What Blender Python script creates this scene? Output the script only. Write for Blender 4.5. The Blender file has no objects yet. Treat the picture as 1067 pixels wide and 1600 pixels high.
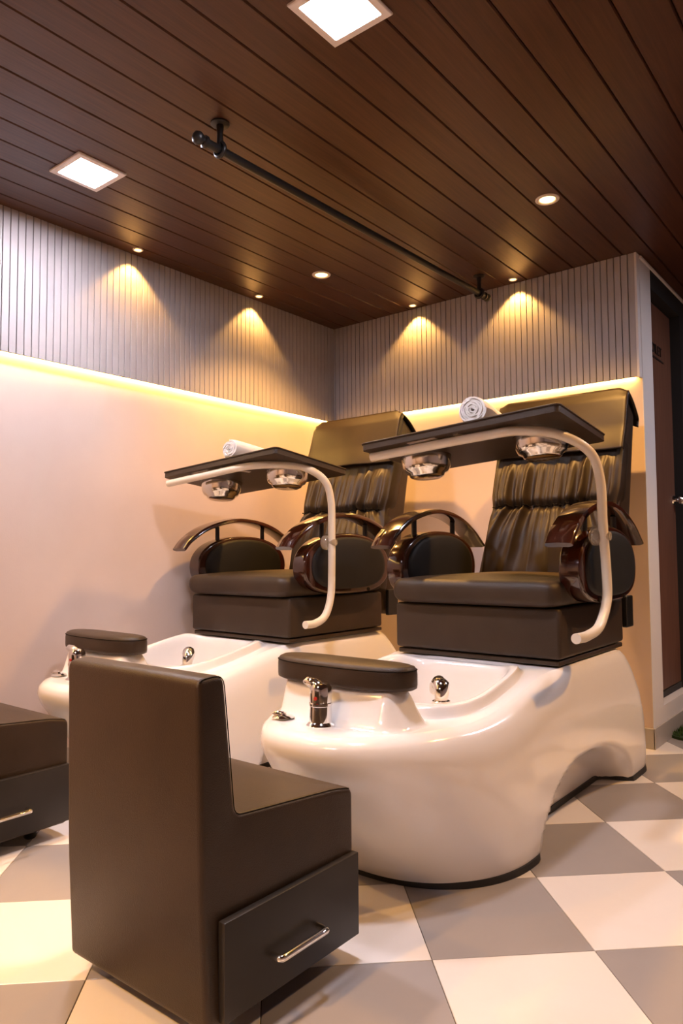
import bpy, bmesh, math, random
from math import sin, cos, pi, exp, sqrt, atan2, radians
from mathutils import Vector, Matrix

random.seed(7)
scene = bpy.context.scene
COL = scene.collection

# ------------------------------------------------------------------ camera
F_PX, YAW, PITCH, ROLL = 1126.9, 0.67326, 0.05703, -0.00717
cam_data = bpy.data.cameras.new('camera')
cam = bpy.data.objects.new('camera', cam_data)
COL.objects.link(cam)
fw = Vector((-sin(YAW) * cos(PITCH), cos(YAW) * cos(PITCH), sin(PITCH)))
rt = fw.cross(Vector((0, 0, 1))).normalized()
up = rt.cross(fw)
rt2 = rt * cos(ROLL) + up * sin(ROLL)
up2 = up * cos(ROLL) - rt * sin(ROLL)
mat_c = Matrix((rt2, up2, -fw)).transposed().to_4x4()
mat_c.translation = Vector((3.0999, -3.8747, 1.0))
cam.matrix_world = mat_c
cam_data.sensor_fit = 'VERTICAL'
cam_data.sensor_height = 36.0
cam_data.lens = F_PX / 1600.0 * 36.0
cam_data.clip_start = 0.02
scene.camera = cam

# ------------------------------------------------------------------ world, exposure
world = bpy.data.worlds.new('world')
scene.world = world
world.use_nodes = True
bgn = world.node_tree.nodes['Background']
bgn.inputs[0].default_value = (1.0, 0.86, 0.76, 1)
bgn.inputs[1].default_value = 0.10
scene.view_settings.view_transform = 'Standard'
scene.view_settings.look = 'None'
scene.view_settings.gamma = 1.0
scene.view_settings.use_curve_mapping = False
scene.view_settings.exposure = 1.4
try:
    scene.cycles.use_denoising = True
    scene.cycles.max_bounces = 8
    scene.cycles.sample_clamp_indirect = 6.0
except Exception:
    pass

CEIL = 2.555
WARM = (1.0, 0.50, 0.13)
STRIP = (1.0, 0.60, 0.14)
COOL = (0.94, 0.89, 1.0)
PANEL_W = 110.0          # emission strength of the square ceiling panels
STRIP_W = 23.0          # LED strip behind the wall panelling
SPOT_E = 8.0            # small wall washers, watts
DOWN_E = 60.0           # recessed round downlights, watts

# ------------------------------------------------------------------ materials
def mat(name, col, rough=0.5, metal=0.0, coat=0.0, spec=0.5):
    m = bpy.data.materials.new(name)
    m.use_nodes = True
    b = m.node_tree.nodes['Principled BSDF']
    b.inputs['Base Color'].default_value = (*col, 1)
    b.inputs['Roughness'].default_value = rough
    b.inputs['Metallic'].default_value = metal
    b.inputs['Coat Weight'].default_value = coat
    b.inputs['Specular IOR Level'].default_value = spec
    return m

def nd(m, typ, **kw):
    n = m.node_tree.nodes.new(typ)
    for k, v in kw.items():
        if k in n.inputs.keys():
            n.inputs[k].default_value = v
        else:
            setattr(n, k, v)
    return n

def link(m, a, ao, b, bi):
    m.node_tree.links.new(a.outputs[ao], b.inputs[bi])

def bump(m, tex, out, strength=0.2, dist=0.01):
    bp = nd(m, 'ShaderNodeBump', Strength=strength, Distance=dist)
    link(m, tex, out, bp, 'Height')
    link(m, bp, 'Normal', m.node_tree.nodes['Principled BSDF'], 'Normal')
    return bp

def ramp(m, tex, out, stops):
    r = nd(m, 'ShaderNodeValToRGB')
    el = r.color_ramp.elements
    while len(el) < len(stops):
        el.new(0.5)
    for e, (p, c) in zip(el, stops):
        e.position = p
        e.color = (*c, 1)
    link(m, tex, out, r, 'Fac')
    link(m, r, 'Color', m.node_tree.nodes['Principled BSDF'], 'Base Color')
    return r

def coords(m, scale=(1, 1, 1), kind='Object', rnd=False):
    tc = nd(m, 'ShaderNodeTexCoord')
    mp = nd(m, 'ShaderNodeMapping')
    mp.inputs['Scale'].default_value = scale
    link(m, tc, kind, mp, 'Vector')
    if rnd:
        oi = nd(m, 'ShaderNodeObjectInfo')
        mul = nd(m, 'ShaderNodeMath', operation='MULTIPLY')
        mul.inputs[1].default_value = 37.0
        link(m, oi, 'Random', mul, 0)
        cb = nd(m, 'ShaderNodeCombineXYZ')
        for i in range(3):
            link(m, mul, 0, cb, i)
        link(m, cb, 0, mp, 'Location')
    return mp

def noise(m, co, scale, detail=4, rough=0.55, dist=0.0):
    n = nd(m, 'ShaderNodeTexNoise', Scale=scale, Detail=detail, Roughness=rough, Distortion=dist)
    link(m, co, 'Vector', n, 'Vector')
    return n

M = {}
# plaster wall
m = M['wall'] = mat('painted plaster', (0.74, 0.66, 0.60), 0.55)
c = coords(m); n = noise(m, c, 2.2, 5)
ramp(m, n, 'Fac', [(0.3, (0.59, 0.475, 0.425)), (0.7, (0.64, 0.525, 0.475))])
n2 = noise(m, c, 160, 2); bump(m, n2, 'Fac', 0.08, 0.004)
m = M['slat'] = mat('wall panel board', (0.60, 0.55, 0.525), 0.5)
c = coords(m, rnd=True); n = noise(m, c, 6, 3)
ramp(m, n, 'Fac', [(0.3, (0.375, 0.345, 0.345)), (0.7, (0.42, 0.388, 0.386))])
m = M['white'] = mat('white painted board', (0.70, 0.67, 0.66), 0.5)
m = M['groove'] = mat('dark groove backing', (0.03, 0.025, 0.022), 0.8)
m = M['dark_wall'] = mat('dark corridor paint', (0.012, 0.011, 0.011), 0.7)
m = M['skirting'] = mat('skirting tile', (0.40, 0.37, 0.35), 0.35)
# ceiling boards
m = M['plank'] = mat('dark walnut board', (0.06, 0.028, 0.016), 0.36)
c = coords(m, (26, 1.1, 26), rnd=True); n = noise(m, c, 3.0, 6, 0.62, 0.6)
ramp(m, n, 'Fac', [(0.25, (0.040, 0.0125, 0.0046)), (0.55, (0.072, 0.0250, 0.0098)), (0.8, (0.104, 0.039, 0.0165))])
bump(m, n, 'Fac', 0.10, 0.003)
m = M['plank_back'] = mat('black board joint', (0.008, 0.006, 0.005), 0.8)
# floor
def tile_mat(name, a, b, vein):
    m = mat(name, a, 0.22, coat=0.0, spec=0.45)
    c = coords(m, rnd=True)
    n = noise(m, c, 3.5, 6, 0.6, 0.8)
    ramp(m, n, 'Fac', [(0.2, b), (0.5, a), (0.8, vein)])
    n2 = noise(m, c, 9.0, 3)
    mr = nd(m, 'ShaderNodeMapRange')
    mr.inputs['To Min'].default_value = 0.20
    mr.inputs['To Max'].default_value = 0.27
    link(m, n2, 'Fac', mr, 'Value')
    link(m, mr, 'Result', m.node_tree.nodes['Principled BSDF'], 'Roughness')
    return m
M['tile_light'] = tile_mat('cream ceramic tile', (0.79, 0.755, 0.73), (0.765, 0.73, 0.70), (0.81, 0.775, 0.75))
M['tile_grey'] = tile_mat('grey ceramic tile', (0.335, 0.315, 0.318), (0.32, 0.30, 0.303), (0.347, 0.327, 0.33))
M['grout'] = mat('dark grout', (0.10, 0.07, 0.045), 0.9)
# leatherette
def leather(name, col, col2, rough, sc=420, st=0.25):
    m = mat(name, col, rough, spec=0.34)
    c = coords(m)
    v = nd(m, 'ShaderNodeTexVoronoi', Scale=sc)
    link(m, c, 'Vector', v, 'Vector')
    n = noise(m, c, 7, 3)
    ramp(m, n, 'Fac', [(0.3, col), (0.7, col2)])
    bump(m, v, 'Distance', st, 0.002)
    return m
M['leather'] = leather('dark brown leatherette', (0.034, 0.0205, 0.0115), (0.046, 0.0280, 0.0165), 0.44)
M['stool'] = leather('black brown leatherette', (0.026, 0.0145, 0.0072), (0.036, 0.0205, 0.0105), 0.38)
M['cloth'] = leather('dark brown cover cloth', (0.019, 0.0115, 0.0060), (0.027, 0.0165, 0.0085), 0.42, 700, 0.12)
M['arm_pad'] = leather('black arm padding', (0.009, 0.0085, 0.0085), (0.013, 0.012, 0.012), 0.55)
M['drawer'] = leather('black drawer laminate', (0.017, 0.015, 0.0135), (0.023, 0.019, 0.017), 0.42, 900, 0.08)
M['stitch'] = mat('seam thread', (0.010, 0.007, 0.005), 0.8, spec=0.1)
# lacquered wood of the arm rests
m = M['lacquer'] = mat('red brown lacquered wood', (0.085, 0.018, 0.008), 0.16, coat=0.8, spec=0.55)
c = coords(m, (9, 1.2, 9)); n = noise(m, c, 4, 4, 0.5, 0.3)
ramp(m, n, 'Fac', [(0.25, (0.022, 0.0055, 0.003)), (0.75, (0.050, 0.0115, 0.005))])
# gel coat of the basins
m = M['gelcoat'] = mat('white gel coat', (0.89, 0.855, 0.825), 0.16, coat=0.35, spec=0.5)
M['rubber'] = mat('black rubber trim', (0.010, 0.009, 0.009), 0.45)
M['chrome'] = mat('chrome', (0.80, 0.79, 0.78), 0.07, 1.0)
M['steel'] = mat('polished steel', (0.70, 0.67, 0.62), 0.13, 1.0)
M['tube'] = mat('cream enamelled tube', (0.78, 0.70, 0.58), 0.32, coat=0.2)
M['strap'] = mat('pale metal strap', (0.62, 0.58, 0.52), 0.35, 0.6)
M['black'] = mat('black painted metal', (0.010, 0.009, 0.0085), 0.35, spec=0.5)
m = M['clear'] = mat('clear plastic', (0.75, 0.68, 0.58), 0.12)
m.node_tree.nodes['Principled BSDF'].inputs['Transmission Weight'].default_value = 0.75
m = M['towel'] = mat('white terry towel', (0.80, 0.76, 0.71), 0.95, spec=0.1)
c = coords(m); n = noise(m, c, 420, 2); bump(m, n, 'Fac', 0.9, 0.004)
m = M['door'] = mat('brown door veneer', (0.07, 0.03, 0.018), 0.42)
c = coords(m, (8, 8, 0.7)); n = noise(m, c, 5, 6, 0.6, 0.5)
ramp(m, n, 'Fac', [(0.3, (0.11, 0.045, 0.026)), (0.7, (0.18, 0.082, 0.05))])
M['sign'] = mat('dark sign lettering', (0.012, 0.009, 0.008), 0.5)
M['grass'] = mat('artificial grass', (0.035, 0.085, 0.015), 0.8)
M['grass_base'] = mat('artificial grass backing', (0.02, 0.045, 0.012), 0.9)
M['red'] = mat('red dot', (0.5, 0.02, 0.01), 0.4)
M['frame_white'] = mat('white lamp frame', (0.78, 0.72, 0.70), 0.45)

def emis(name, col, s):
    m = bpy.data.materials.new(name)
    m.use_nodes = True
    nt = m.node_tree
    nt.nodes.clear()
    e = nt.nodes.new('ShaderNodeEmission')
    o = nt.nodes.new('ShaderNodeOutputMaterial')
    e.inputs[0].default_value = (*col, 1)
    e.inputs[1].default_value = s
    nt.links.new(e.outputs[0], o.inputs[0])
    return m
M['panel_glow'] = emis('cool white diffuser', COOL, PANEL_W)
M['strip_glow'] = emis('warm led strip', STRIP, STRIP_W)
M['lamp_glow'] = emis('warm lamp lens', (1.0, 0.62, 0.20), 2.6)

# ------------------------------------------------------------------ mesh helpers
def obj(name, bm, material, parent=None, smooth=None, loc=None):
    me = bpy.data.meshes.new(name)
    bmesh.ops.recalc_face_normals(bm, faces=bm.faces[:])
    bm.to_mesh(me)
    bm.free()
    me.materials.append(material)
    o = bpy.data.objects.new(name, me)
    COL.objects.link(o)
    if parent is not None:
        o.parent = parent
    if loc is not None:
        o.location = loc
    if smooth is not None:
        me.shade_smooth()
        if smooth < 180:
            me.set_sharp_from_angle(angle=radians(smooth))
    return o

def thing(name, label, cat, loc=(0, 0, 0), rotz=0.0, group=None):
    o = bpy.data.objects.new(name, None)
    o.empty_display_size = 0.1
    COL.objects.link(o)
    o.location = loc
    o.rotation_euler = (0, 0, rotz)
    o['label'] = label
    o['category'] = cat
    if group:
        o['group'] = group
    return o

def tag(o, label, cat, group=None):
    o['label'] = label
    o['category'] = cat
    if group:
        o['group'] = group
    return o

def struct(o):
    o['kind'] = 'structure'
    return o

def share(src, name, parent=None, loc=None, rot=None):
    o = bpy.data.objects.new(name, src.data)
    COL.objects.link(o)
    if parent is not None:
        o.parent = parent
    if loc is not None:
        o.location = loc
    if rot is not None:
        o.rotation_euler = rot
    return o

def add_box(bm, lo, hi):
    vs = [bm.verts.new((x, y, z)) for x in (lo[0], hi[0]) for y in (lo[1], hi[1]) for z in (lo[2], hi[2])]
    for f in ((0, 1, 3, 2), (4, 6, 7, 5), (0, 4, 5, 1), (2, 3, 7, 6), (0, 2, 6, 4), (1, 5, 7, 3)):
        bm.faces.new([vs[i] for i in f])
    return vs

def box(lo, hi, bev=0.0, seg=2):
    bm = bmesh.new()
    add_box(bm, lo, hi)
    if bev > 0:
        bmesh.ops.bevel(bm, geom=bm.edges[:], offset=bev, segments=seg, profile=0.5, affect='EDGES')
    return bm

def grid_faces(bm, rows, close_u=False, close_v=False):
    nv = len(rows)
    for i in range(nv if close_v else nv - 1):
        a, b = rows[i], rows[(i + 1) % nv]
        nu = len(a)
        for j in range(nu if close_u else nu - 1):
            k = (j + 1) % nu
            q = [a[j], a[k], b[k], b[j]]
            if len(set(q)) == 4:
                bm.faces.new(q)

def rows_bm(P, close_u=False, close_v=False, bm=None, cap0=False, cap1=False):
    bm = bm or bmesh.new()
    rows = [[bm.verts.new(p) for p in r] for r in P]
    grid_faces(bm, rows, close_u, close_v)
    if cap0:
        bm.faces.new(rows[0])
    if cap1:
        bm.faces.new(rows[-1][::-1])
    return bm

def spline(pts, n):
    """Catmull-Rom through pts, n samples a span."""
    P = [Vector(p) for p in pts]
    P = [P[0] * 2 - P[1]] + P + [P[-1] * 2 - P[-2]]
    out = []
    for i in range(1, len(P) - 2):
        a, b, c_, d = P[i - 1], P[i], P[i + 1], P[i + 2]
        for k in range(n):
            t = k / n
            out.append(0.5 * ((2 * b) + (c_ - a) * t + (2 * a - 5 * b + 4 * c_ - d) * t * t + (3 * b - a - 3 * c_ + d) * t ** 3))
    out.append(P[-2])
    return out

def tube(path, r, n=12, bm=None, closed=False):
    bm = bm or bmesh.new()
    path = [Vector(p) for p in path]
    N = len(path)
    up_ = None
    P = []
    for i, p in enumerate(path):
        if closed:
            t = (path[(i + 1) % N] - path[i - 1]).normalized()
        else:
            t = (path[min(i + 1, N - 1)] - path[max(i - 1, 0)]).normalized()
        if up_ is None:
            up_ = Vector((0, 0, 1)) if abs(t.z) < 0.9 else Vector((1, 0, 0))
        up_ = (up_ - t * up_.dot(t)).normalized()
        s = t.cross(up_)
        rr = r[i] if isinstance(r, (list, tuple)) else r
        P.append([p + (up_ * cos(2 * pi * k / n) + s * sin(2 * pi * k / n)) * rr for k in range(n)])
    return rows_bm(P, True, closed, bm, not closed, not closed)

def lathe(prof, n=40, bm=None, org=(0, 0, 0)):
    bm = bm or bmesh.new()
    o = Vector(org)
    rows = []
    for r, z in prof:
        if r < 1e-5:
            v = bm.verts.new(o + Vector((0, 0, z)))
            rows.append([v] * n)
        else:
            rows.append([bm.verts.new(o + Vector((r * cos(2 * pi * k / n), r * sin(2 * pi * k / n), z))) for k in range(n)])
    for a, b in zip(rows, rows[1:]):
        for j in range(n):
            k = (j + 1) % n
            q = []
            for v in (a[j], a[k], b[k], b[j]):
                if v not in q:
                    q.append(v)
            if len(q) >= 3:
                bm.faces.new(q)
    return bm

def lerp(a, b, t):
    return a + (b - a) * t

def sstep(a, b, x):
    t = min(1.0, max(0.0, (x - a) / (b - a)))
    return t * t * (3 - 2 * t)

# ------------------------------------------------------------------ floor
floor = struct(obj('floor', box((-1.0, -6.0, -0.06), (6.0, 3.6, -0.004)), M['grout']))
TA, TS = 0.7606, 0.4145
ea = Vector((cos(TA), sin(TA), 0))
eb = Vector((-sin(TA), cos(TA), 0))
CX, CY = 3.0999, -3.8747
h = TS / 2 - 0.0011
tile_l = obj('tile', box((-h, -h, -0.0045), (h, h, 0.0), 0.0009, 1), M['tile_light'], floor)
tile_g = obj('tile', box((-h, -h, -0.0045), (h, h, 0.0), 0.0009, 1), M['tile_grey'], floor)
used = {0: False, 1: False}
for i in range(-13, 14):
    for j in range(-6, 15):
        p = ea * (0.374 + TS * (i + 0.5)) + eb * (1.808 + TS * (j + 0.5))
        x, y = p.x + CX, p.y + CY
        if not (-0.35 < x < 4.3 and -4.3 < y < 2.6):
            continue
        if x < -0.3 or (y > 0.35 and x < 1.75):
            continue
        d = (x - CX) * -sin(YAW) + (y - CY) * cos(YAW)
        s = (x - CX) * cos(YAW) + (y - CY) * sin(YAW)
        if d < 0.2 or abs(s) > 0.62 * d + 0.75:
            continue
        w = (i + j) % 2
        src = tile_l if w else tile_g
        rot = (random.uniform(-.0006, .0006), random.uniform(-.0006, .0006), TA)
        zt = -random.uniform(0.0, 0.0006)
        if not used[w]:
            src.location = (x, y, zt); src.rotation_euler = rot; used[w] = True
        else:
            share(src, 'tile', floor, (x, y, zt), rot)

# ------------------------------------------------------------------ ceiling of boards along Y
ceiling = struct(obj('ceiling', box((-0.4, -6.0, CEIL + 0.012), (6.0, 3.6, CEIL + 0.06)), M['plank_back']))
PW = 0.1335
def plank_bm(w, y0, y1):
    bm = bmesh.new()
    hw = w / 2
    prof = [(-hw + 0.0015, 0.012), (-hw + 0.0015, 0.005), (-hw + 0.005, 0.0), (hw - 0.005, 0.0), (hw - 0.0015, 0.005), (hw - 0.0015, 0.012)]
    return rows_bm([[(x, y0, z) for x, z in prof], [(x, y1, z) for x, z in prof]], True, False, bm, True, True)
pl0 = None
for k in range(-8, 33):
    x = 0.881 + PW * (k + 0.5)
    if pl0 is None:
        pl0 = obj('plank', plank_bm(PW, -6.0, 3.6), M['plank'], ceiling, loc=(x, 0, CEIL))
    else:
        share(pl0, 'plank', ceiling, (x, 0, CEIL - random.uniform(0, 0.0012)))

# ------------------------------------------------------------------ walls
LX = -0.055          # left wall plane
wall_left = struct(obj('wall_left', box((-0.25, -6.0, 0), (LX, 0.19, CEIL + 0.01)), M['wall']))
wall_back = struct(obj('wall_back', box((LX, 0.0, 0), (2.016, 0.19, CEIL + 0.01)), M['wall']))
SZ0 = 1.90
# slatted panelling: dark backing board, then one object a slat
pb = obj('panel_backing', box((LX + 0.024, -4.2, SZ0 + 0.002), (LX + 0.030, -0.03, CEIL)), M['groove'], wall_left)
pb2 = obj('panel_backing', box((-0.03, -0.032, SZ0 + 0.002), (2.005, -0.026, CEIL)), M['groove'], wall_back)
SW = 0.0352
sl0 = obj('panel_slat', box((0, -SW + 0.0036, SZ0), (0.012, 0, CEIL - 0.001), 0.0012, 1), M['slat'], wall_left, loc=(LX + 0.030, -0.0435, 0))
for k in range(1, 92):
    share(sl0, 'panel_slat', wall_left, (LX + 0.030 + random.uniform(0, .0006), -0.0435 - SW * k, 0))
sl1 = obj('panel_slat', box((-SW + 0.0036, -0.012, SZ0), (0, 0, CEIL - 0.001), 0.0012, 1), M['slat'], wall_back, loc=(2.004, -0.032, 0))
for k in range(1, 58):
    share(sl1, 'panel_slat', wall_back, (2.004 - SW * k, -0.032 - random.uniform(0, .0006), 0))
obj('panel_end_board', box((2.004, -0.044, SZ0 - 0.002), (2.0165, 0.0, CEIL), 0.001, 1), M['white'], wall_back)
obj('end_face', box((2.016, 0.0, 0.0), (2.019, 0.19, CEIL)), M['white'], wall_back)
# led strips behind the lower edge of the panelling
tag(obj('led_strip', box((LX + 0.004, -4.2, SZ0 + 0.004), (LX + 0.020, -0.05, SZ0 + 0.010)), M['strip_glow']),
    'warm led strip glowing under the panelling of the left wall', 'light strip')
tag(obj('led_strip', box((0.02, -0.020, SZ0 + 0.004), (1.985, -0.004, SZ0 + 0.010)), M['strip_glow']),
    'warm led strip glowing under the panelling behind the chair backs', 'light strip')
# skirting
struct(obj('baseboard_back', box((LX, -0.010, 0), (2.026, 0.0, 0.103), 0.002, 1), M['skirting']))
struct(obj('baseboard_right', box((2.019, -0.010, 0), (2.028, 3.5, 0.103), 0.002, 1), M['skirting']))
struct(obj('baseboard_left', box((LX, -6.0, 0), (LX + 0.010, -0.010, 0.103), 0.002, 1), M['skirting']))
# corridor side past the end of the back wall
kerb = struct(obj('wall_corridor', box((1.80, 0.19, 0.0), (2.019, 3.5, 0.186)), M['white']))
wc = bmesh.new()
add_box(wc, (1.80, 0.80, 0.186), (2.019, 3.5, CEIL + 0.01))
add_box(wc, (1.80, 0.19, 2.43), (2.019, 0.80, CEIL + 0.01))
struct(obj('wall_corridor_upper', wc, M['dark_wall']))
struct(obj('wall_far', box((1.80, 3.5, 0), (6.0, 3.6, CEIL + 0.01)), M['dark_wall']))
struct(obj('wall_right', box((5.4, -6.0, 0), (5.5, 3.5, CEIL + 0.01)), M['wall']))
struct(obj('wall_front', box((-0.25, -6.1, 0), (5.5, -6.0, CEIL + 0.01)), M['wall']))
struct(obj('trim_1', box((2.016, 0.0, CEIL - 0.022), (2.030, 3.5, CEIL - 0.008), 0.002, 1), M['white']))
door = thing('door_1', 'brown wooden door beyond the end of the panelled wall', 'door', (1.965, 0.20, 0.187))
del door['label'], door['category']
door['kind'] = 'structure'
obj('door_leaf', box((-0.035, 0.0, 0.04), (0.0, 0.585, 2.235), 0.003, 1), M['door'], door)
obj('door_threshold', box((-0.035, -0.005, 0.0), (0.002, 0.595, 0.035), 0.002, 1), M['groove'], door)
kn = lathe([(0.0, 0.062), (0.018, 0.060), (0.026, 0.048), (0.024, 0.034), (0.012, 0.026), (0.010, 0.008), (0.028, 0.006), (0.030, 0.0), (0.0, 0.0)], 24)
bmesh.ops.transform(kn, matrix=Matrix.Translation((0, 0.545, 1.115)) @ Matrix.Rotation(pi / 2, 4, 'Y'), verts=kn.verts[:])
o = obj('door_knob', kn, M['chrome'], door, 40)
o['label'] = 'round chrome door knob'
cu = bpy.data.curves.new('door_sign', 'FONT')
cu.body = 'TOILET'
cu.size = 0.078
cu.extrude = 0.002
cu.align_x = 'CENTER'
so = bpy.data.objects.new('tmp_sign', cu)
COL.objects.link(so)
dg = bpy.context.evaluated_depsgraph_get()
me = bpy.data.meshes.new_from_object(so.evaluated_get(dg))
bpy.data.objects.remove(so)
me.name = 'door_sign'
me.materials.clear(); me.materials.append(M['sign'])
sg = bpy.data.objects.new('door_sign', me)
COL.objects.link(sg)
sg.parent = door
sg.matrix_local = Matrix.Translation((0.003, 0.245, 1.945)) @ Matrix.Rotation(pi / 2, 4, 'Z') @ Matrix.Rotation(pi / 2, 4, 'X')
sg['label'] = 'dark TOILET lettering on the door'
obj('sign_rule', box((0.0, 0.08, 1.915), (0.004, 0.41, 1.925)), M['sign'], door)

# green mat in the corridor: backing plus short blades
matt = thing('grass_mat', 'green artificial grass mat on the floor by the door', 'mat', (2.35, 0.62, 0.001))
def stad(hx, hy, r, n=8):
    out = []
    for cx, cy, a0 in ((hx - r, hy - r, 0), (-hx + r, hy - r, pi / 2), (-hx + r, -hy + r, pi), (hx - r, -hy + r, 1.5 * pi)):
        for k in range(n + 1):
            a = a0 + pi / 2 * k / n
            out.append((cx + r * cos(a), cy + r * sin(a)))
    return out
O2 = stad(0.36, 0.36, 0.12)
obj('mat_backing', rows_bm([[(x, y, 0) for x, y in O2], [(x * .995, y * .995, 0.012) for x, y in O2]], True, False, None, True, True), M['grass_base'], matt)
gb = bmesh.new()
rg = random.Random(3)
for k in range(5200):
    x, y = rg.uniform(-.355, .36), rg.uniform(-.355, .355)
    ex, ey = abs(x) - .24, abs(y) - .24
    if ex > 0 and ey > 0 and ex * ex + ey * ey > .0135:
        continue
    a = rg.uniform(0, 2 * pi); w = 0.004
    dx, dy = rg.uniform(-.014, .014), rg.uniform(-.014, .014)
    gb.faces.new([gb.verts.new((x - w * cos(a), y - w * sin(a), 0.010)), gb.verts.new((x + w * cos(a), y + w * sin(a), 0.010)),
                  gb.verts.new((x + dx, y + dy, 0.010 + rg.uniform(.018, .034)))])
o = obj('grass_blades', gb, M['grass'], matt)
o['kind'] = 'stuff'

# ------------------------------------------------------------------ ceiling fittings
def lamp_data(name, energy, col, size=radians(80), blend=0.5, rad=0.02):
    l = bpy.data.lights.new(name, 'SPOT')
    l.energy = energy
    l.color = col
    l.spot_size = size
    l.spot_blend = blend
    l.shadow_soft_size = rad
    return l

def square_panel(x, y, label):
    t = thing('square_ceiling_light', label, 'ceiling light', (x, y, CEIL))
    bm = bmesh.new()
    a, b = 0.108, 0.082
    P = []
    for s, z in ((a, 0.0), (a, -0.006), (a - .003, -0.009), (b + .002, -0.009), (b, -0.006), (b, 0.0)):
        P.append([(x_ * s, y_ * s, z) for x_, y_ in ((1, 1), (-1, 1), (-1, -1), (1, -1))])
    rows_bm(P, True, True, bm)
    obj('light_frame', bm, M['frame_white'], t)
    obj('diffuser', box((-b, -b, -0.0065), (b, b, -0.002)), M['panel_glow'], t)
    return t
square_panel(1.873, -2.325, 'square cool white ceiling panel at the top of the view, cut by its edge')
square_panel(0.527, -2.284, 'square cool white ceiling panel nearer the left wall')
square_panel(3.35, 0.25, 'square cool white ceiling panel out of view by the corridor')
square_panel(1.873, -4.60, 'square cool white ceiling panel behind the viewer')

def round_light(x, y, label, R=0.052, r=0.034, e=DOWN_E, name='recessed_downlight', size=120, blend=0.6, group=None):
    t = thing(name, label, 'downlight', (x, y, CEIL), 0, group)
    bm = lathe([(R, 0.0), (R, -0.003), (R - .004, -0.006), (r + .004, -0.006), (r, -0.002), (r, 0.0)], 32)
    obj('light_ring', bm, M['frame_white'], t, 30)
    bm = lathe([(r, -0.0025), (r * .6, -0.0045), (0, -0.005)], 24)
    obj('lens', bm, M['lamp_glow'], t, 60)
    l = lamp_data('lamp', e, WARM, radians(size), blend, r * 0.7)
    lo = bpy.data.objects.new('lamp', l)
    COL.objects.link(lo)
    lo.parent = t
    lo.location = (0, 0, -0.012)
    return t
round_light(0.558, -0.853, 'round warm recessed downlight above the left pedicure chair')
round_light(1.884, -0.877, 'round warm recessed downlight above the right pedicure chair')
round_light(0.60, -3.55, 'round warm recessed downlight out of view at the near left', e=DOWN_E * 0.7)
round_light(1.55, -4.75, 'round warm recessed downlight out of view behind the near stool', e=DOWN_E * 2.4)
round_light(3.25, -0.88, 'round warm recessed downlight out of view at the right')
def washer(x, y, label):
    round_light(x, y, label, 0.026, 0.017, SPOT_E, 'wall_spotlight', 100, 0.35)
washer(0.052, -1.703, 'small warm spotlight washing the left wall, the one farther from the corner')
washer(0.052, -0.837, 'small warm spotlight washing the left wall, the one nearer the corner')
washer(0.678, -0.105, 'small warm spotlight over the back wall, left of the rail bracket')
washer(1.357, -0.105, 'small warm spotlight over the back wall, right of the rail bracket')

# ceiling rail
rail = thing('ceiling_rail', 'black round rail hung under the wooden ceiling on two brackets', 'rail', (1.21, -1.2, CEIL))
RZ = -0.10
obj('rod', tube([(-0.020, -1.03, RZ), (0.02, 0.98, RZ)], 0.0155, 20), M['black'], rail, 50)
for (bx, by) in ((-0.018, -0.97), (0.018, 0.93)):
    bm = lathe([(0.0, 0), (0.034, 0), (0.034, -0.006), (0.026, -0.010), (0.0, -0.010)], 24, None, (bx, by, 0))
    tube([(bx, by, -0.008), (bx, by, -0.04), (bx, by, RZ + 0.01)], [0.014, 0.011, 0.013], 14, bm)
    ring = [(bx + 0.024 * cos(a), by, RZ + 0.024 * sin(a)) for a in [2 * pi * k / 20 for k in range(20)]]
    tube(ring, 0.008, 8, bm, True)
    obj('bracket', bm, M['black'], rail, 45)
for (bx, by, sg_) in ((-0.020, -1.03, -1), (0.02, 0.98, 1)):
    bm = bmesh.new()
    P = [(0.0155, 0), (0.022, .004), (0.022, .012), (0.014, .018), (0.020, .028), (0.024, .04), (0.020, .052), (0.008, .060), (0, .061)]
    lathe(P, 20, bm)
    bmesh.ops.transform(bm, matrix=Matrix.Translation((bx, by, RZ)) @ Matrix.Rotation(-sg_ * pi / 2, 4, 'X'), verts=bm.verts[:])
    obj('finial', bm, M['black'], rail, 50)

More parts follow.
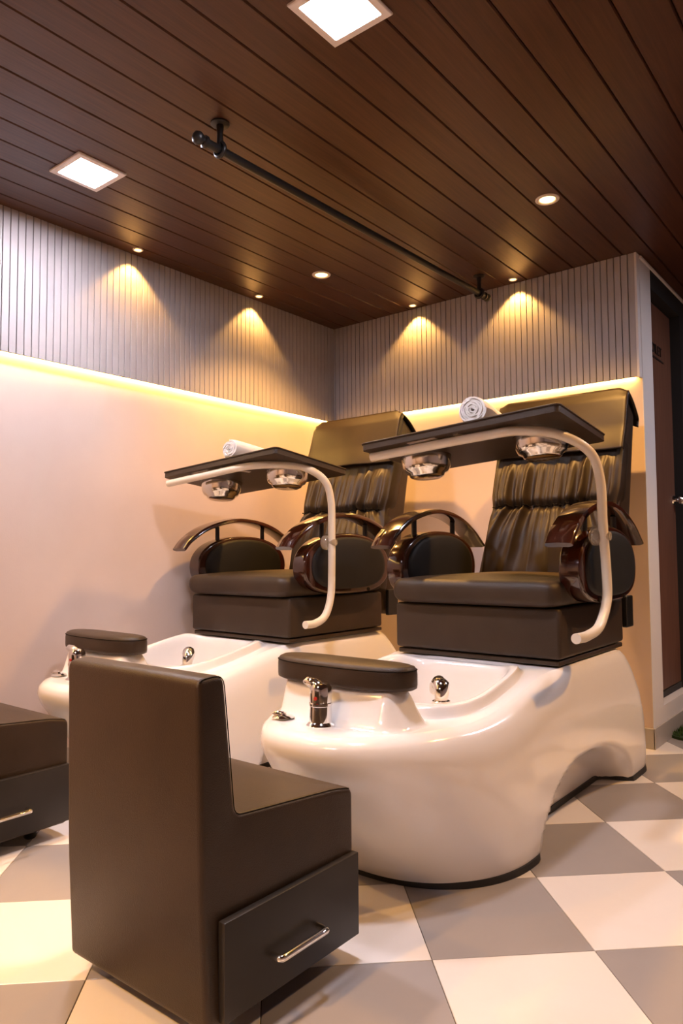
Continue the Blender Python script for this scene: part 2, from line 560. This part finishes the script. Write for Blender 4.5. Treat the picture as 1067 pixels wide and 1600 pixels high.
# ------------------------------------------------------------------ foot basin
def basin(ox, oy, rz, label):
    t = thing('foot_basin', label, 'foot spa basin', (ox, oy, 0), rz)
    NU = 360
    YC = -1.64
    def prm(z):
        tab = [(0.0, .395, .39, -.285), (.06, .405, .43, -.285), (.14, .412, .49, -.31), (.24, .415, .565, -.345), (.33, .415, .635, -.40), (.40, .410, .685, -.46),
               (.44, .402, .705, -.50), (.475, .388, .70, -.54), (.492, .368, .685, -.565), (.50, .345, .662, -.59)]
        for p, q in zip(tab, tab[1:]):
            if z <= q[0] + 1e-9:
                u = (z - p[0]) / (q[0] - p[0])
                return [lerp(p[i], q[i], u) for i in (1, 2, 3)]
        return tab[-1][1:]
    def outline(a, b, yr):
        """closed outline, NU points by arc: front super-ellipse, straight sides, round rear"""
        pts = []
        nf = NU // 2
        for k in range(nf):
            th = pi * k / nf                      # right side -> front -> left side
            cx, sy = cos(th), sin(th)
            ex = 2.0 / 2.25
            pts.append((a * math.copysign(abs(cx) ** ex, cx), YC - b * abs(sy) ** ex))
        # left side up to the rear, across, right side down
        r = 0.13
        path = [(-a, YC), (-a + .01, YC + .4), (-a + .012, yr - r)]
        for k in range(1, 7):
            an = pi / 2 * k / 6
            path.append((-a + .012 + r - r * cos(an), yr - r + r * sin(an)))
        path += [(-x, y) for x, y in path[::-1]]
        L = [0]
        for p, q in zip(path, path[1:]):
            L.append(L[-1] + sqrt((p[0] - q[0]) ** 2 + (p[1] - q[1]) ** 2))
        nr = NU - nf
        for k in range(nr):
            s = L[-1] * k / nr
            i = max(j for j in range(len(L)) if L[j] <= s + 1e-9)
            i = min(i, len(path) - 2)
            u = (s - L[i]) / (L[i + 1] - L[i])
            pts.append((lerp(path[i][0], path[i + 1][0], u), lerp(path[i][1], path[i + 1][1], u)))
        return pts
    def recess(x, y, z):
        """arched toe recess in each long side"""
        s = ((y + 1.085) / 0.50) 
        if y < -1.085:
            s = (y + 1.085) / 0.50
        hgt = 0.255 * sqrt(max(0.0, 1 - abs(s) ** 2.3)) * (1.0 + 0.10 * (-s))
        if hgt <= 0:
            return 0.0
        soft = 0.035 + 0.10 * sstep(-1.25, -0.75, y)
        f = sstep(0.0, soft, hgt - z)
        return 0.135 * f
    def top(y):
        return 0.486 + 0.092 * sstep(-1.95, -1.26, y)
    P = []
    zs = [.0105 * k for k in range(28)] + [.30, .32, .34, .37, .40, .425, .445, .46, .475, .484, .492, .497, .50]
    for z in zs:
        a, b, yr = prm(z)
        row = []
        for x, y in outline(a, b, yr):
            zz = z * top(y) / 0.5
            # rear part keeps its width further up
            if y > -1.45 and z > .4:
                a0 = prm(.40)[0]
                x *= lerp(1.0, (a0 / a), 0.55 * sstep(-1.45, -1.25, y))
            d = recess(x, y, zz)
            if abs(x) > 0.15:
                x -= math.copysign(d, x)
            row.append((x, y, zz))
        P.append(row)
    # deck: from the edge ring inwards to the basin lip
    edge = P[-1]
    OC, OA, OB = -1.650, .258, .250
    ang = [atan2(y - OC, x) for x, y, z in edge]
    def opening(a, s=1.0, e=3.4):
        cx, sy = cos(a), sin(a)
        rr = (abs(cx / (OA * s)) ** e + abs(sy / (OB * s)) ** e) ** (-1 / e)
        return (rr * cx, OC + rr * sy)
    def ped(x, y):
        """pedestal under the footrest"""
        yy = -2.085 + 0.25 * x * x
        x += .035
        dx, dy = max(0, abs(x) - .195), max(0, abs(y - yy) - .030)
        return 0.108 * sstep(.085, .012, sqrt(dx * dx + dy * dy))
    ND = 34
    def lipz(x, y):
        return .036 * (1 - sstep(-1.47, -1.37, y) * .9)
    for k in range(1, ND + 1):
        u = k / ND
        row = []
        for (ex, ey, ez), a in zip(edge, ang):
            ix, iy = opening(a, 1.10)
            x, y = lerp(ex, ix, u), lerp(ey, iy, u)
            z = top(y) + ped(x, y) * sstep(0, .12, u)
            z += lipz(x, y) * sstep(.74, .90, u)
            row.append((x, y, z))
        P.append(row)
    for s, dz in ((1.08, .001), (1.055, -.001), (1.03, -.006), (1.01, -.016), (.995, -.032), (.985, -.048), (.95, -.10), (.90, -.22), (.82, -.30), (.62, -.335), (.3, -.34)):
        row = []
        for a, (ex, ey, ez) in zip(ang, P[len(zs) - 1]):
            x, y = opening(a, s)
            row.append((x, y, (top(y) + lipz(x, y) + dz + ped(x, y)) if dz > -.05 else .50 + dz))
        P.append(row)
    bm = rows_bm(P, True, False, None, False, True)
    shell = obj('basin_shell', bm, M['gelcoat'], t, 180)
    # rubber strip along the floor line
    base = [p for p in P[0]]
    n = len(base)
    R = [[], [], [], []]
    for i in range(n):
        p, q = base[i - 1], base[(i + 1) % n]
        tx, ty = q[0] - p[0], q[1] - p[1]
        l = sqrt(tx * tx + ty * ty) or 1
        nx, ny = -ty / l, tx / l
        if nx * base[i][0] + ny * (base[i][1] + 1.2) < 0 and False:
            nx, ny = -nx, -ny
        for k, (o_, z) in enumerate(((-.004, .0), (.011, .0), (.009, .020), (-.004, .022))):
            R[k].append((base[i][0] - nx * -o_ * SG, base[i][1] - ny * -o_ * SG, z))
    obj('rubber_strip', rows_bm(R, True, True), M['rubber'], t, 40)
    # footrest pad
    prof = [(0.90, .0), (.985, .004), (1.0, .014), (1.0, .045), (.985, .058), (.93, .067), (.8, .072), (.5, .075), (.15, .076)]
    rows = []
    NP = 64
    for s, z in prof:
        row = []
        for k in range(NP):
            a = 2 * pi * k / NP
            hx, hy = .262, .078
            e = 2 / 2.6
            cx, sy = cos(a), sin(a)
            x = hx * math.copysign(abs(cx) ** (e * .75), cx)
            y = hy * math.copysign(abs(sy) ** e, sy)
            ins = (1 - s) * .07
            x -= math.copysign(min(abs(x), ins), x) if s > .6 else 0
            y -= math.copysign(min(abs(y), ins), y) if s > .6 else 0
            if s <= .6:
                x, y = x * s, y * s
            row.append((x - .035, -2.085 + y + 0.25 * x * x, .594 + z))
        rows.append(row)
    pad = obj('footrest_pad', rows_bm(rows, True, False, None, True, True), M['leather'], t, 60)
    pad['label'] = 'dark brown padded footrest'
    seam = [(x * 1.003, y * 1.0, z + .0008) for x, y, z in rows[4]]
    obj('seam', tube(seam, .0016, 6, None, True), M['stitch'], pad, 60)
    # mixer tap
    fx, fy = -.008, -2.215
    tap = obj('mixer_tap', lathe([(0, 0), (.043, 0), (.044, .007), (.040, .012), (.034, .016), (.033, .062), (.035, .064), (.035, .071), (.033, .073), (.034, .100), (.032, .116), (.025, .127), (.012, .131), (0, .132)], 32, None, (fx, fy, .486)), M['chrome'], t, 40)
    tap['label'] = 'chrome mixer tap'
    lv = bmesh.new()
    tube([(fx + .010, fy, .598), (fx - .018, fy - .008, .612), (fx - .040, fy - .014, .618), (fx - .050, fy - .017, .614)], [.016, .017, .013, .007], 12, lv)
    obj('tap_lever', lv, M['chrome'], tap, 60)
    obj('temperature_dot', lathe([(0, .003), (.005, .003), (.006, 0), (0, 0)], 12, None, (0, 0, 0)), M['red'], tap)
    rd = tap.children[-1]
    rd.matrix_local = Matrix.Translation((fx + .008, fy - .0330, .574)) @ Matrix.Rotation(pi / 2 + .0, 4, 'X')
    dk = lathe([(0, 0), (.030, 0), (.036, .005), (.028, .010), (.012, .012), (.010, .018), (0, .019)], 28, None, (-.168, -2.205, .487))
    tube([(-.168, -2.205, .500), (-.186, -2.215, .503), (-.200, -2.222, .500)], [.008, .007, .004], 10, dk)
    o = obj('drain_knob', dk, M['chrome'], t, 40)
    o['label'] = 'low chrome drain knob'
    # hand spray at the lip
    sp = bmesh.new()
    bx, by = .125, -1.735
    q = Vector((bx, by, .512))
    tube([q + Vector(v) for v in ((.014, -.034, -.004), (.015, -.031, .022), (.008, -.020, .041), (-.008, -.008, .044), (-.024, .004, .032), (-.031, .010, .015))],
         [.021, .025, .028, .029, .027, .024], 20, sp)
    lathe([(0, 0), (.030, 0), (.030, .006), (.024, .009), (0, .009)], 24, sp, q + Vector((.014, -.034, -.010)))
    o = obj('water_spout', sp, M['chrome'], t, 60)
    o['label'] = 'rounded chrome water spout on the basin lip'
    return t
SG = 1.0
basin(1.70, 0.0, 0.0, 'white glossy foot spa basin in front, under the right chair')
basin(0.445, 0.0, radians(-1.5), 'white glossy foot spa basin at the rear left, partly behind the stool')

# ------------------------------------------------------------------ chair
def rounded_poly(pts, r, n=5):
    out = []
    N = len(pts)
    for i in range(N):
        p0, p1, p2 = Vector(pts[i - 1]), Vector(pts[i]), Vector(pts[(i + 1) % N])
        rr = r[i] if isinstance(r, (list, tuple)) else r
        a, b = (p0 - p1).normalized(), (p2 - p1).normalized()
        s, e = p1 + a * rr, p1 + b * rr
        for k in range(n + 1):
            u = k / n
            out.append(s * (1 - u) ** 2 + p1 * 2 * u * (1 - u) + e * u * u)
    return out

def extrude_x(poly, hx, bev=0.02, seg=4, bulge=0.0):
    """closed YZ polygon extruded along X with rounded long ends"""
    cy = sum(p[0] for p in poly) / len(poly)
    cz = sum(p[1] for p in poly) / len(poly)
    N = len(poly)
    nor = []
    for i in range(N):
        a, b = Vector(poly[i - 1]), Vector(poly[(i + 1) % N])
        tv = (b - a).normalized()
        nn = Vector((tv.y, -tv.x))
        nor.append(nn)
    area = sum(poly[i - 1][0] * poly[i][1] - poly[i][0] * poly[i - 1][1] for i in range(N))
    sg = 1 if area > 0 else -1
    rows = []
    ks = [(hx - bev + bev * sin(pi / 2 * k / seg), bev * (1 - cos(pi / 2 * k / seg))) for k in range(seg + 1)]
    prof = [(-x, d) for x, d in ks[::-1]] + ks
    for x, d in prof:
        rows.append([(x, p[0] - n_[0] * d * sg, p[1] - n_[1] * d * sg) for p, n_ in zip(poly, nor)])
    bm = rows_bm(rows, True, False)
    bm.edges.ensure_lookup_table()
    for side in (-1, 1):
        es = [e for e in bm.edges if e.is_boundary and e.verts[0].co.x * side > 0]
        bmesh.ops.triangle_fill(bm, use_beauty=True, use_dissolve=False, edges=es)
    return bm

def seat_cushion():
    bm = bmesh.new()
    hx, y0, y1, z0, z1 = .362, -1.375, -.60, .795, .895
    nx, ny, nr = 30, 30, 8
    rows = []
    # super-ellipsoid style pillow: outline rings
    for k in range(-nr, nr + 1):
        ph = pi / 2 * k / nr
        zz = (z0 + z1) / 2 + (z1 - z0) / 2 * math.copysign(abs(sin(ph)) ** .75, ph)
        ins = .045 * (1 - abs(cos(ph)) ** .75)
        row = []
        for px, py in stad(hx - ins, (y1 - y0) / 2 - ins, .05, 7):
            row.append((px, (y0 + y1) / 2 + py, zz))
        rows.append(row)
    topr = rows[-1]
    cy = (y0 + y1) / 2
    for s in (.93, .8, .6, .35, .12):
        rows.append([(x * s, cy + (y - cy) * s, z1 + .022 * (1 - s) ** .6) for x, y, z in topr])
    return rows_bm(rows, True, False, bm, True, True)

def chair(ox, oy, rz, label, top_y=-.345, top_z=1.765):
    t = thing('pedicure_chair', label, 'chair', (ox, oy, 0), rz)
    L = M['leather']
    obj('base_board', box((-.350, -1.325, .584), (.350, -.615, .602), .003, 1), L, t)
    obj('seat_box', box((-.358, -1.335, .607), (.358, -.62, .792), .014, 3), L, t, 40)
    cu_ = obj('seat_cushion', seat_cushion(), L, t, 180)
    # backrest core
    F0, F1 = Vector((-.650, .80)), Vector((top_y, top_z))
    axis = (F1 - F0).normalized()
    nf = Vector((-axis.y, axis.x))           # towards the sitter
    if nf.x > 0:
        nf = -nf
    R1 = F1 - nf * .150 - axis * .055
    R0 = Vector((-.455, .655))
    poly = rounded_poly([tuple(F0 - axis * .12), tuple(F1), tuple(R1), tuple(R0)], [.03, .035, .03, .03])
    obj('backrest', extrude_x([tuple(p) for p in poly], .318, .03, 4), L, t, 50)
    H = (F1 - F0).length
    rr = random.Random(11)
    ph = [rr.uniform(0, 6.28) for _ in range(8)]
    tg = .435
    def pleat(s, u):
        du = u - tg
        a = exp(-abs(du) / (.20 if du > 0 else .13))
        s2 = (s / (1 - 1.5 * du) if du < 0 else s) + .012 * sin(9 * u + ph[5])
        fine = 1 - abs(sin(pi * 6.5 * s2 + 1.2 * sin(3 * s2 + ph[0]) + ph[1]))       # sharp ridges
        fin2 = 1 - abs(sin(pi * 3.5 * s2 + 1.7 * sin(2.3 * s2 + ph[2]) + ph[3]))
        broad = sin(2.2 * s + ph[4] + 3 * u) * .006 + sin(4.5 * s - 5 * u + ph[6]) * (.004 + .010 * sstep(-.02, -.18, du))
        d = .030 * a * fine ** .8 + .032 * exp(-abs(du) / .30) * fin2 ** 1.2 + broad
        d -= .022 * exp(-(du / .020) ** 2)
        if du < 0:
            d += .030 * sstep(0, -.16, du) * (1 - .4 * sstep(-.3, -.43, du)) * (1 - s * s * .4)
        else:
            d += .008
        return d
    rows = []
    NS, NT = 150, 90
    for j in range(NT + 1):
        u = .015 + .735 * j / NT
        row = []
        for i in range(NS + 1):
            q = -1.28 + 2.56 * i / NS
            s = max(-1, min(1, q))
            over = abs(q) - 1 if abs(q) > 1 else 0
            hw = .322 + .018 * sstep(.35, .0, u) - .012 * exp(-((u - tg) / .05) ** 2)
            edge = 1 - sstep(.86, 1.0, abs(s)) * .9
            d = .012 + pleat(s, u) * edge * (1 - .85 * sstep(.60, .70, u)) - .012 * sstep(.9, 1.0, abs(s))
            p = F0 + axis * (H * u)
            if over:
                d -= over / .28 * .085
                x = math.copysign(hw + .006 * sin(over * 11), q)
            else:
                x = s * hw
            row.append((x, p.x + nf.x * d, p.y + nf.y * d))
        rows.append(row)
    cov = obj('back_cover', rows_bm(rows), M['cloth'], t, 180)
    cov['label'] = 'dark brown gathered cloth cover'
    md = cov.modifiers.new('thick', 'SOLIDIFY')
    md.thickness = .003
    # elastic gather stitched across
    pts = []
    for i in range(121):
        s = -0.97 + 1.94 * i / 120
        p = F0 + axis * (H * tg + .003 * sin(i * 1.9))
        d = .013 + pleat(s, tg) * (1 - sstep(.86, 1.0, abs(s)) * .9) + .002
        pts.append((s * .310, p.x + nf.x * d, p.y + nf.y * d))
    obj('gather_seam', tube(pts, .0026, 6), M['stitch'], cov, 60)
    # head flap hanging over the top
    rows = []
    bk = -nf
    NSF = 80
    def path(v, s):
        """v 0 = lower hem in front, up over the top and down the rear"""
        fl = .30
        top_d = .165
        fr = fl * H / 1.0
        Lf, Lt, Lb = .315, .165, .05
        q = v * (Lf + Lt + Lb)
        if q < Lf:
            u = H - (Lf - q)
            p = F0 + axis * u
            d = .030 + .016 * sstep(.14, 0, q) + .006 * sin(5 * s + 1.0) * sstep(.3, 0, q)
            k = sstep(Lf - .05, Lf, q)
            p = p + nf * d * (1 - .4 * k) + axis * .012 * k
        elif q < Lf + Lt:
            w = (q - Lf) / Lt
            p = F1.lerp(R1, w) + axis * (.018 + .010 * sin(pi * w)) + nf * .018 * (1 - w)
        else:
            w = (q - Lf - Lt)
            p = R1 - axis * w + bk * .012 + axis * .012
        return p
    NV = 60
    for j in range(NV + 1):
        v = j / NV
        row = []
        for i in range(NSF + 1):
            q = -1.12 + 2.24 * i / NSF
            s = max(-1, min(1, q))
            over = abs(q) - 1 if abs(q) > 1 else 0
            p = path(v, s)
            x = s * .330
            p = p - axis * (.022 * sstep(.86, 1.0, abs(s)) * sstep(.5, .62, v))
            if over:
                front = 1 - sstep(.55, .62, v)
                x = math.copysign(.330 + .004, q)
                p = p - (nf * front * .22 + axis * (1 - front) * .04) * over
            row.append((x, p.x, p.y))
        rows.append(row)
    fl = obj('head_flap', rows_bm(rows), M['cloth'], t, 180)
    fl['label'] = 'smooth cloth flap over the head end of the backrest'
    md = fl.modifiers.new('thick', 'SOLIDIFY')
    md.thickness = .004
    # black bracket below the backrest at the rear
    for sx in (-1, 1):
        obj('back_hinge', box((sx * .345 - .012, -.56, .66), (sx * .345 + .012, -.47, .80), .004, 1), M['black'], t)
    # arm rests
    for sx in (-1, 1):
        arm(t, sx * .385)
    return t

def d_shape(s, n=64, cy=-.975, cz=.930):
    pts = []
    for k in range(n):
        a = 2 * pi * k / n
        c_, s_ = cos(a), sin(a)
        if s_ >= 0:
            e = 2 / 2.25
            pts.append((cy + .328 * s * math.copysign(abs(c_) ** e, c_), cz + .168 * s * abs(s_) ** e))
        else:
            e = 2 / 3.2
            y = .328 * math.copysign(abs(c_) ** e, c_)
            y *= 1 - .10 * abs(s_)
            pts.append((cy + s * y, cz - .128 * s * abs(s_) ** e))
    return pts

def arm(t, cx):
    bm = extrude_x(d_shape(1.0), .043, .012, 4)
    bmesh.ops.translate(bm, vec=(cx, 0, 0), verts=bm.verts[:])
    body = obj('arm_panel', bm, M['lacquer'], t, 50)
    body['label'] = 'glossy red brown rounded arm panel'
    for sg in (-1, 1):
        rows = []
        for s, d in ((.86, -.002), (.86, .004), (.845, .009), (.78, .013), (.55, .017), (.2, .019)):
            rows.append([(cx + sg * (.043 + d), y, z + .006) for y, z in d_shape(s)])
        p = obj('side_pad', rows_bm(rows, True, False, None, False, True), M['arm_pad'], body, 60)
        p['label'] = 'black padded inset'
        for by in (-1.12, -.83):
            bm = lathe([(0, .004), (.008, .004), (.010, 0)], 14)
            bmesh.ops.transform(bm, matrix=Matrix.Translation((cx + sg * .043, by, .816)) @ Matrix.Rotation(sg * pi / 2, 4, 'Y'), verts=bm.verts[:])
            obj('bolt', bm, M['stitch'], body, 40)
    # arched top rail
    path = spline([(-1.395, 1.020), (-1.345, 1.068), (-1.24, 1.128), (-1.10, 1.168), (-.97, 1.178), (-.82, 1.157), (-.68, 1.105), (-.565, 1.030)], 6)
    rows = []
    N = len(path)
    for i, p in enumerate(path):
        a, b = path[max(0, i - 1)], path[min(N - 1, i + 1)]
        tv = (b - a).normalized()
        nv = Vector((-tv.y, tv.x))
        if nv.y < 0:
            nv = -nv
        e = min(i, N - 1 - i) / (N / 2)
        hw = .052
        th = .014 + .006 * sstep(0, .5, e)
        pr = [(-hw, 0), (-hw, th * .5), (-hw * .88, th), (0, th * 1.25), (hw * .88, th), (hw, th * .5), (hw, 0), (hw * .7, -.006), (-hw * .7, -.006)]
        rows.append([(cx + x, p.x + nv.x * z, p.y + nv.y * z) for x, z in pr])
    ra = obj('arm_rail', rows_bm(rows, True, False, None, True, True), M['lacquer'], t, 50)
    ra['label'] = 'glossy red brown arched arm rail'
    for py, z1 in ((-1.14, 1.152), (-.80, 1.145)):
        z0 = 1.07
        obj('arm_post', tube([(cx, py, z0), (cx, py, z1)], .012, 12), M['black'], ra, 50)

chair(1.72, 0.0, 0.0, 'dark brown pedicure chair on the right, nearest the wall end')
chair(0.490, -0.055, radians(-1.5), 'dark brown pedicure chair on the left, in the room corner', -.36, 1.805)

# ------------------------------------------------------------------ swing tray tables
BOWLS = []
def tray(O, yaw, tx, ty, w, d, label, tube_pts, bowls, knob, pos):
    t = thing('tray_table', label, 'tray table', O)
    Mt = Matrix.Rotation(yaw, 4, 'Z') @ Matrix.Rotation(tx, 4, 'X') @ Matrix.Rotation(ty, 4, 'Y')
    # board with two round holes; local x from -w to 0, y from 0 to d, underside at z 0
    bm = bmesh.new()
    TH = .026
    outer = [(x - w / 2, y + d / 2) for x, y in stad(w / 2, d / 2, .02, 4)]
    holes = [[(bx + .105 * cos(2 * pi * k / 40), by + .105 * sin(2 * pi * k / 40)) for k in range(40)] for bx, by in bowls]
    caps = []
    for z in (0.0, TH):
        es = []
        loops = []
        for lp in [outer] + holes:
            vs = [bm.verts.new((x, y, z)) for x, y in lp]
            loops.append(vs)
            es += [bm.edges.new((vs[i], vs[(i + 1) % len(vs)])) for i in range(len(vs))]
        bmesh.ops.triangle_fill(bm, use_beauty=True, use_dissolve=False, edges=es)
        caps.append(loops)
    for a, b in zip(*caps):
        for i in range(len(a)):
            k = (i + 1) % len(a)
            bm.faces.new([a[i], a[k], b[k], b[i]])
    top = obj('tray_top', bm, M['leather'], t, 30)
    top.matrix_local = Mt
    top['label'] = 'dark brown padded tray board'
    # the piping round the board edge
    loop = [(x - w / 2, y + d / 2, TH) for x, y in stad(w / 2 + .001, d / 2 + .001, .02, 4)]
    o = obj('piping', tube(loop, .0035, 8, None, True), M['leather'], top, 60)
    # straps under the board
    for (sx0, sy0, sx1, sy1) in ((-w * .50, .03, -w * .43, .17), (-w * .60, .03, -w * .75, .03)):
        bm = bmesh.new()
        a, b = Vector((sx0, sy0, -.003)), Vector((sx1, sy1, -.003))
        tv = (b - a).normalized()
        s = Vector((-tv.y, tv.x, 0)) * .012
        rows_bm([[a - s, a + s, a + s + Vector((0, 0, .0025)), a - s + Vector((0, 0, .0025))], [b - s, b + s, b + s + Vector((0, 0, .0025)), b - s + Vector((0, 0, .0025))]], True, False, bm, True, True)
        obj('strap', bm, M['strap'], top)
    Ov = Vector(O)
    pts = [Vector(p) - Ov for p in tube_pts]
    tb = obj('tray_arm', tube(spline(pts, 10), .0175, 18), M['tube'], t, 60)
    tb['label'] = 'cream bent tube carrying the tray'
    # clear clamp on the arm rest
    kx, ky, kz = knob
    kb = bmesh.new()
    lathe([(0, 0), (.016, 0), (.016, .03), (.024, .032), (.034, .044), (.034, .062), (.024, .072), (0, .074)], 24, kb)
    bmesh.ops.transform(kb, matrix=Matrix.Translation(Vector(knob) - Ov) @ Matrix.Rotation(-pi / 2, 4, 'Y') @ Matrix.Rotation(0.0, 4, 'X'), verts=kb.verts[:])
    o = obj('clamp_knob', kb, M['clear'], t, 40)
    o['label'] = 'clear plastic clamp knob'
    W = Matrix.Translation(Ov) @ Mt
    for k, (bx, by) in enumerate(bowls):
        b = bowl_bm()
        lab = pos[k]
        bo = obj('steel_bowl', b, M['steel'], None, 50)
        bo.matrix_world = W @ Matrix.Translation((bx, by, TH + .0015))
        tag(bo, lab, 'bowl')
    return t, W, TH

def bowl_bm():
    out = [(.114, .0), (.114, -.0012), (.1040, -.002), (.1030, -.030), (.098, -.072), (.088, -.092), (.074, -.099), (.070, -.109), (.060, -.115), (0, -.115)]
    inn = [(0, -.112), (.058, -.112), (.068, -.105), (.084, -.090), (.095, -.070), (.1005, -.028), (.1025, .0), (.114, .0)]
    return lathe(out + inn, 56)

def towel(W, x, y, TH, r, ln, rz, label):
    """rolled towel lying on the tray, axis along local y"""
    th = .0085
    spi = []
    turns = (r - .006) / (th * 1.10)
    n = int(turns * 22)
    for i in range(n + 1):
        a = 2 * pi * turns * i / n
        rr = .005 + (r - .009) * i / n
        spi.append((rr * cos(a), rr * sin(a)))
    rows = []
    NY = 14
    sect = []
    rnd = random.Random(5)
    for i in range(n + 1):
        px, pz = spi[i]
        l = sqrt(px * px + pz * pz)
        sect.append(((px / l) * (l + th * .46), (pz / l) * (l + th * .46)))
    inner = []
    for i in range(n, -1, -1):
        px, pz = spi[i]
        l = sqrt(px * px + pz * pz)
        q = max(.0015, l - th * .46)
        inner.append((px / l * q, pz / l * q))
    loop = sect + inner
    for j in range(NY + 1):
        v = j / NY
        row = []
        for i, (a, b) in enumerate(loop):
            bul = 1 - .10 * (abs(v - .5) * 2) ** 6
            row.append((a * bul, -ln / 2 + ln * v + .004 * sin(i * .7) * (1 if v in (0, 1) else 0), b * bul * .95))
        rows.append(row)
    bm = rows_bm(rows, True, False, None, True, True)
    o = obj('rolled_towel', bm, M['towel'], None, 60)
    o.matrix_world = W @ Matrix.Translation((x, y, TH + r * .95 + .001)) @ Matrix.Rotation(rz, 4, 'Z')
    return tag(o, label, 'towel')

tr, W, TH = tray((2.185, -1.565, 1.468), .060, -.062, -.083, .79, .56, 'dark swing tray table over the right chair, on a cream tube',
     [(2.205, -1.515, .712), (2.205, -1.41, .712), (2.205, -1.29, .735), (2.205, -1.205, .82), (2.205, -1.20, .92), (2.205, -1.225, 1.10), (2.205, -1.24, 1.26), (2.185, -1.285, 1.36),
      (2.12, -1.40, 1.415), (2.02, -1.50, 1.428), (1.90, -1.535, 1.420), (1.66, -1.555, 1.400), (1.418, -1.572, 1.379)],
     [(-.655, .285), (-.165, .290)], (2.228, -1.215, 1.055),
     ['polished steel bowl at the free end of the right chair tray', 'polished steel bowl at the tube end of the right chair tray'])
towel(W, -.345, .190, TH, .062, .28, .1, 'rolled white towel on the tray of the right chair')
tr, W, TH = tray((0.945, -1.625, 1.436), -.018, -.118, -.066, .79, .49, 'dark swing tray table over the left chair, on a cream tube',
     [(0.955, -1.45, .682), (0.955, -1.38, .684), (0.955, -1.31, .715), (0.955, -1.27, .80), (0.955, -1.262, .92), (0.955, -1.26, 1.10), (0.955, -1.265, 1.25), (0.948, -1.31, 1.345),
      (0.905, -1.42, 1.398), (0.82, -1.54, 1.402), (0.70, -1.592, 1.396), (0.45, -1.598, 1.376), (0.175, -1.598, 1.355)],
     [(-.630, .245), (-.165, .245)], (0.978, -1.262, 1.050),
     ['polished steel bowl at the free end of the left chair tray', 'polished steel bowl at the tube end of the left chair tray'])
towel(W, -.340, .170, TH, .055, .28, .0, 'rolled white towel on the tray of the left chair')

# ------------------------------------------------------------------ pedicure stools
def stool(label):
    t = thing('pedicure_stool', label, 'stool')
    hx = .2475
    prof = [(-.006, .045), (-.014, .30), (-.010, .742), (.062, .746), (.072, .62), (.084, .447), (.40, .424), (.474, .410), (.472, .045)]
    poly = rounded_poly(prof, [.015, .05, .022, .026, .05, .022, .02, .022, .015], 4)
    bm = extrude_x([tuple(p) for p in poly], hx, .013, 4)
    for v in bm.verts:                                   # the back leans a touch to one side
        k = max(0, (v.co.z - .05) / .7)
        v.co.x -= .026 * k * (1 - sstep(.15, .40, v.co.y) * .8)
    body = obj('stool_body', bm, M['stool'], t, 40)
    # seam along the edge of seat and back
    pts = [(hx - .0045 - .026 * max(0, (p.y - .05) / .7) * (1 - sstep(.15, .40, p.x) * .8), p.x, p.y - .002) for p in poly[12:37]]
    obj('seam', tube(pts, .0013, 6), M['stitch'], body, 60)
    dr = obj('drawer', box((hx - .004, .025, .058), (hx + .016, .470, .256), .0025, 2), M['drawer'], t, 40)
    hb = bmesh.new()
    hy0, hy1, hz = .158, .312, .140
    x0, x1 = hx + .014, hx + .046
    pts = [(x0, hy0, hz), (x1 - .012, hy0, hz), (x1 - .003, hy0 + .003, hz), (x1, hy0 + .013, hz), (x1, (hy0 + hy1) / 2, hz), (x1, hy1 - .013, hz), (x1 - .003, hy1 - .003, hz), (x1 - .012, hy1, hz), (x0, hy1, hz)]
    tube(spline(pts, 4), .0078, 12, hb)
    o = obj('handle', hb, M['chrome'], dr, 60)
    o['label'] = 'chrome bar handle'
    for fx in (-.16, .16):
        for fy in (.09, .38):
            obj('foot', lathe([(0, 0), (.018, 0), (.022, .006), (.020, .046), (0, .046)], 16, None, (fx, fy, 0)), M['black'], t, 40)
    return t
s1 = stool('black brown leatherette stool with a drawer, in the foreground')
s1.location = (1.715, -2.880, 0)
s2 = s1.copy(); COL.objects.link(s2)
for ch in list(s1.children):
    c1 = ch.copy(); COL.objects.link(c1); c1.parent = s2
    for g in ch.children:
        g1 = g.copy(); COL.objects.link(g1); g1.parent = c1
s2.location = (0.435, -2.90, 0)
s2['label'] = 'black brown leatherette stool cut off by the left edge of the view'
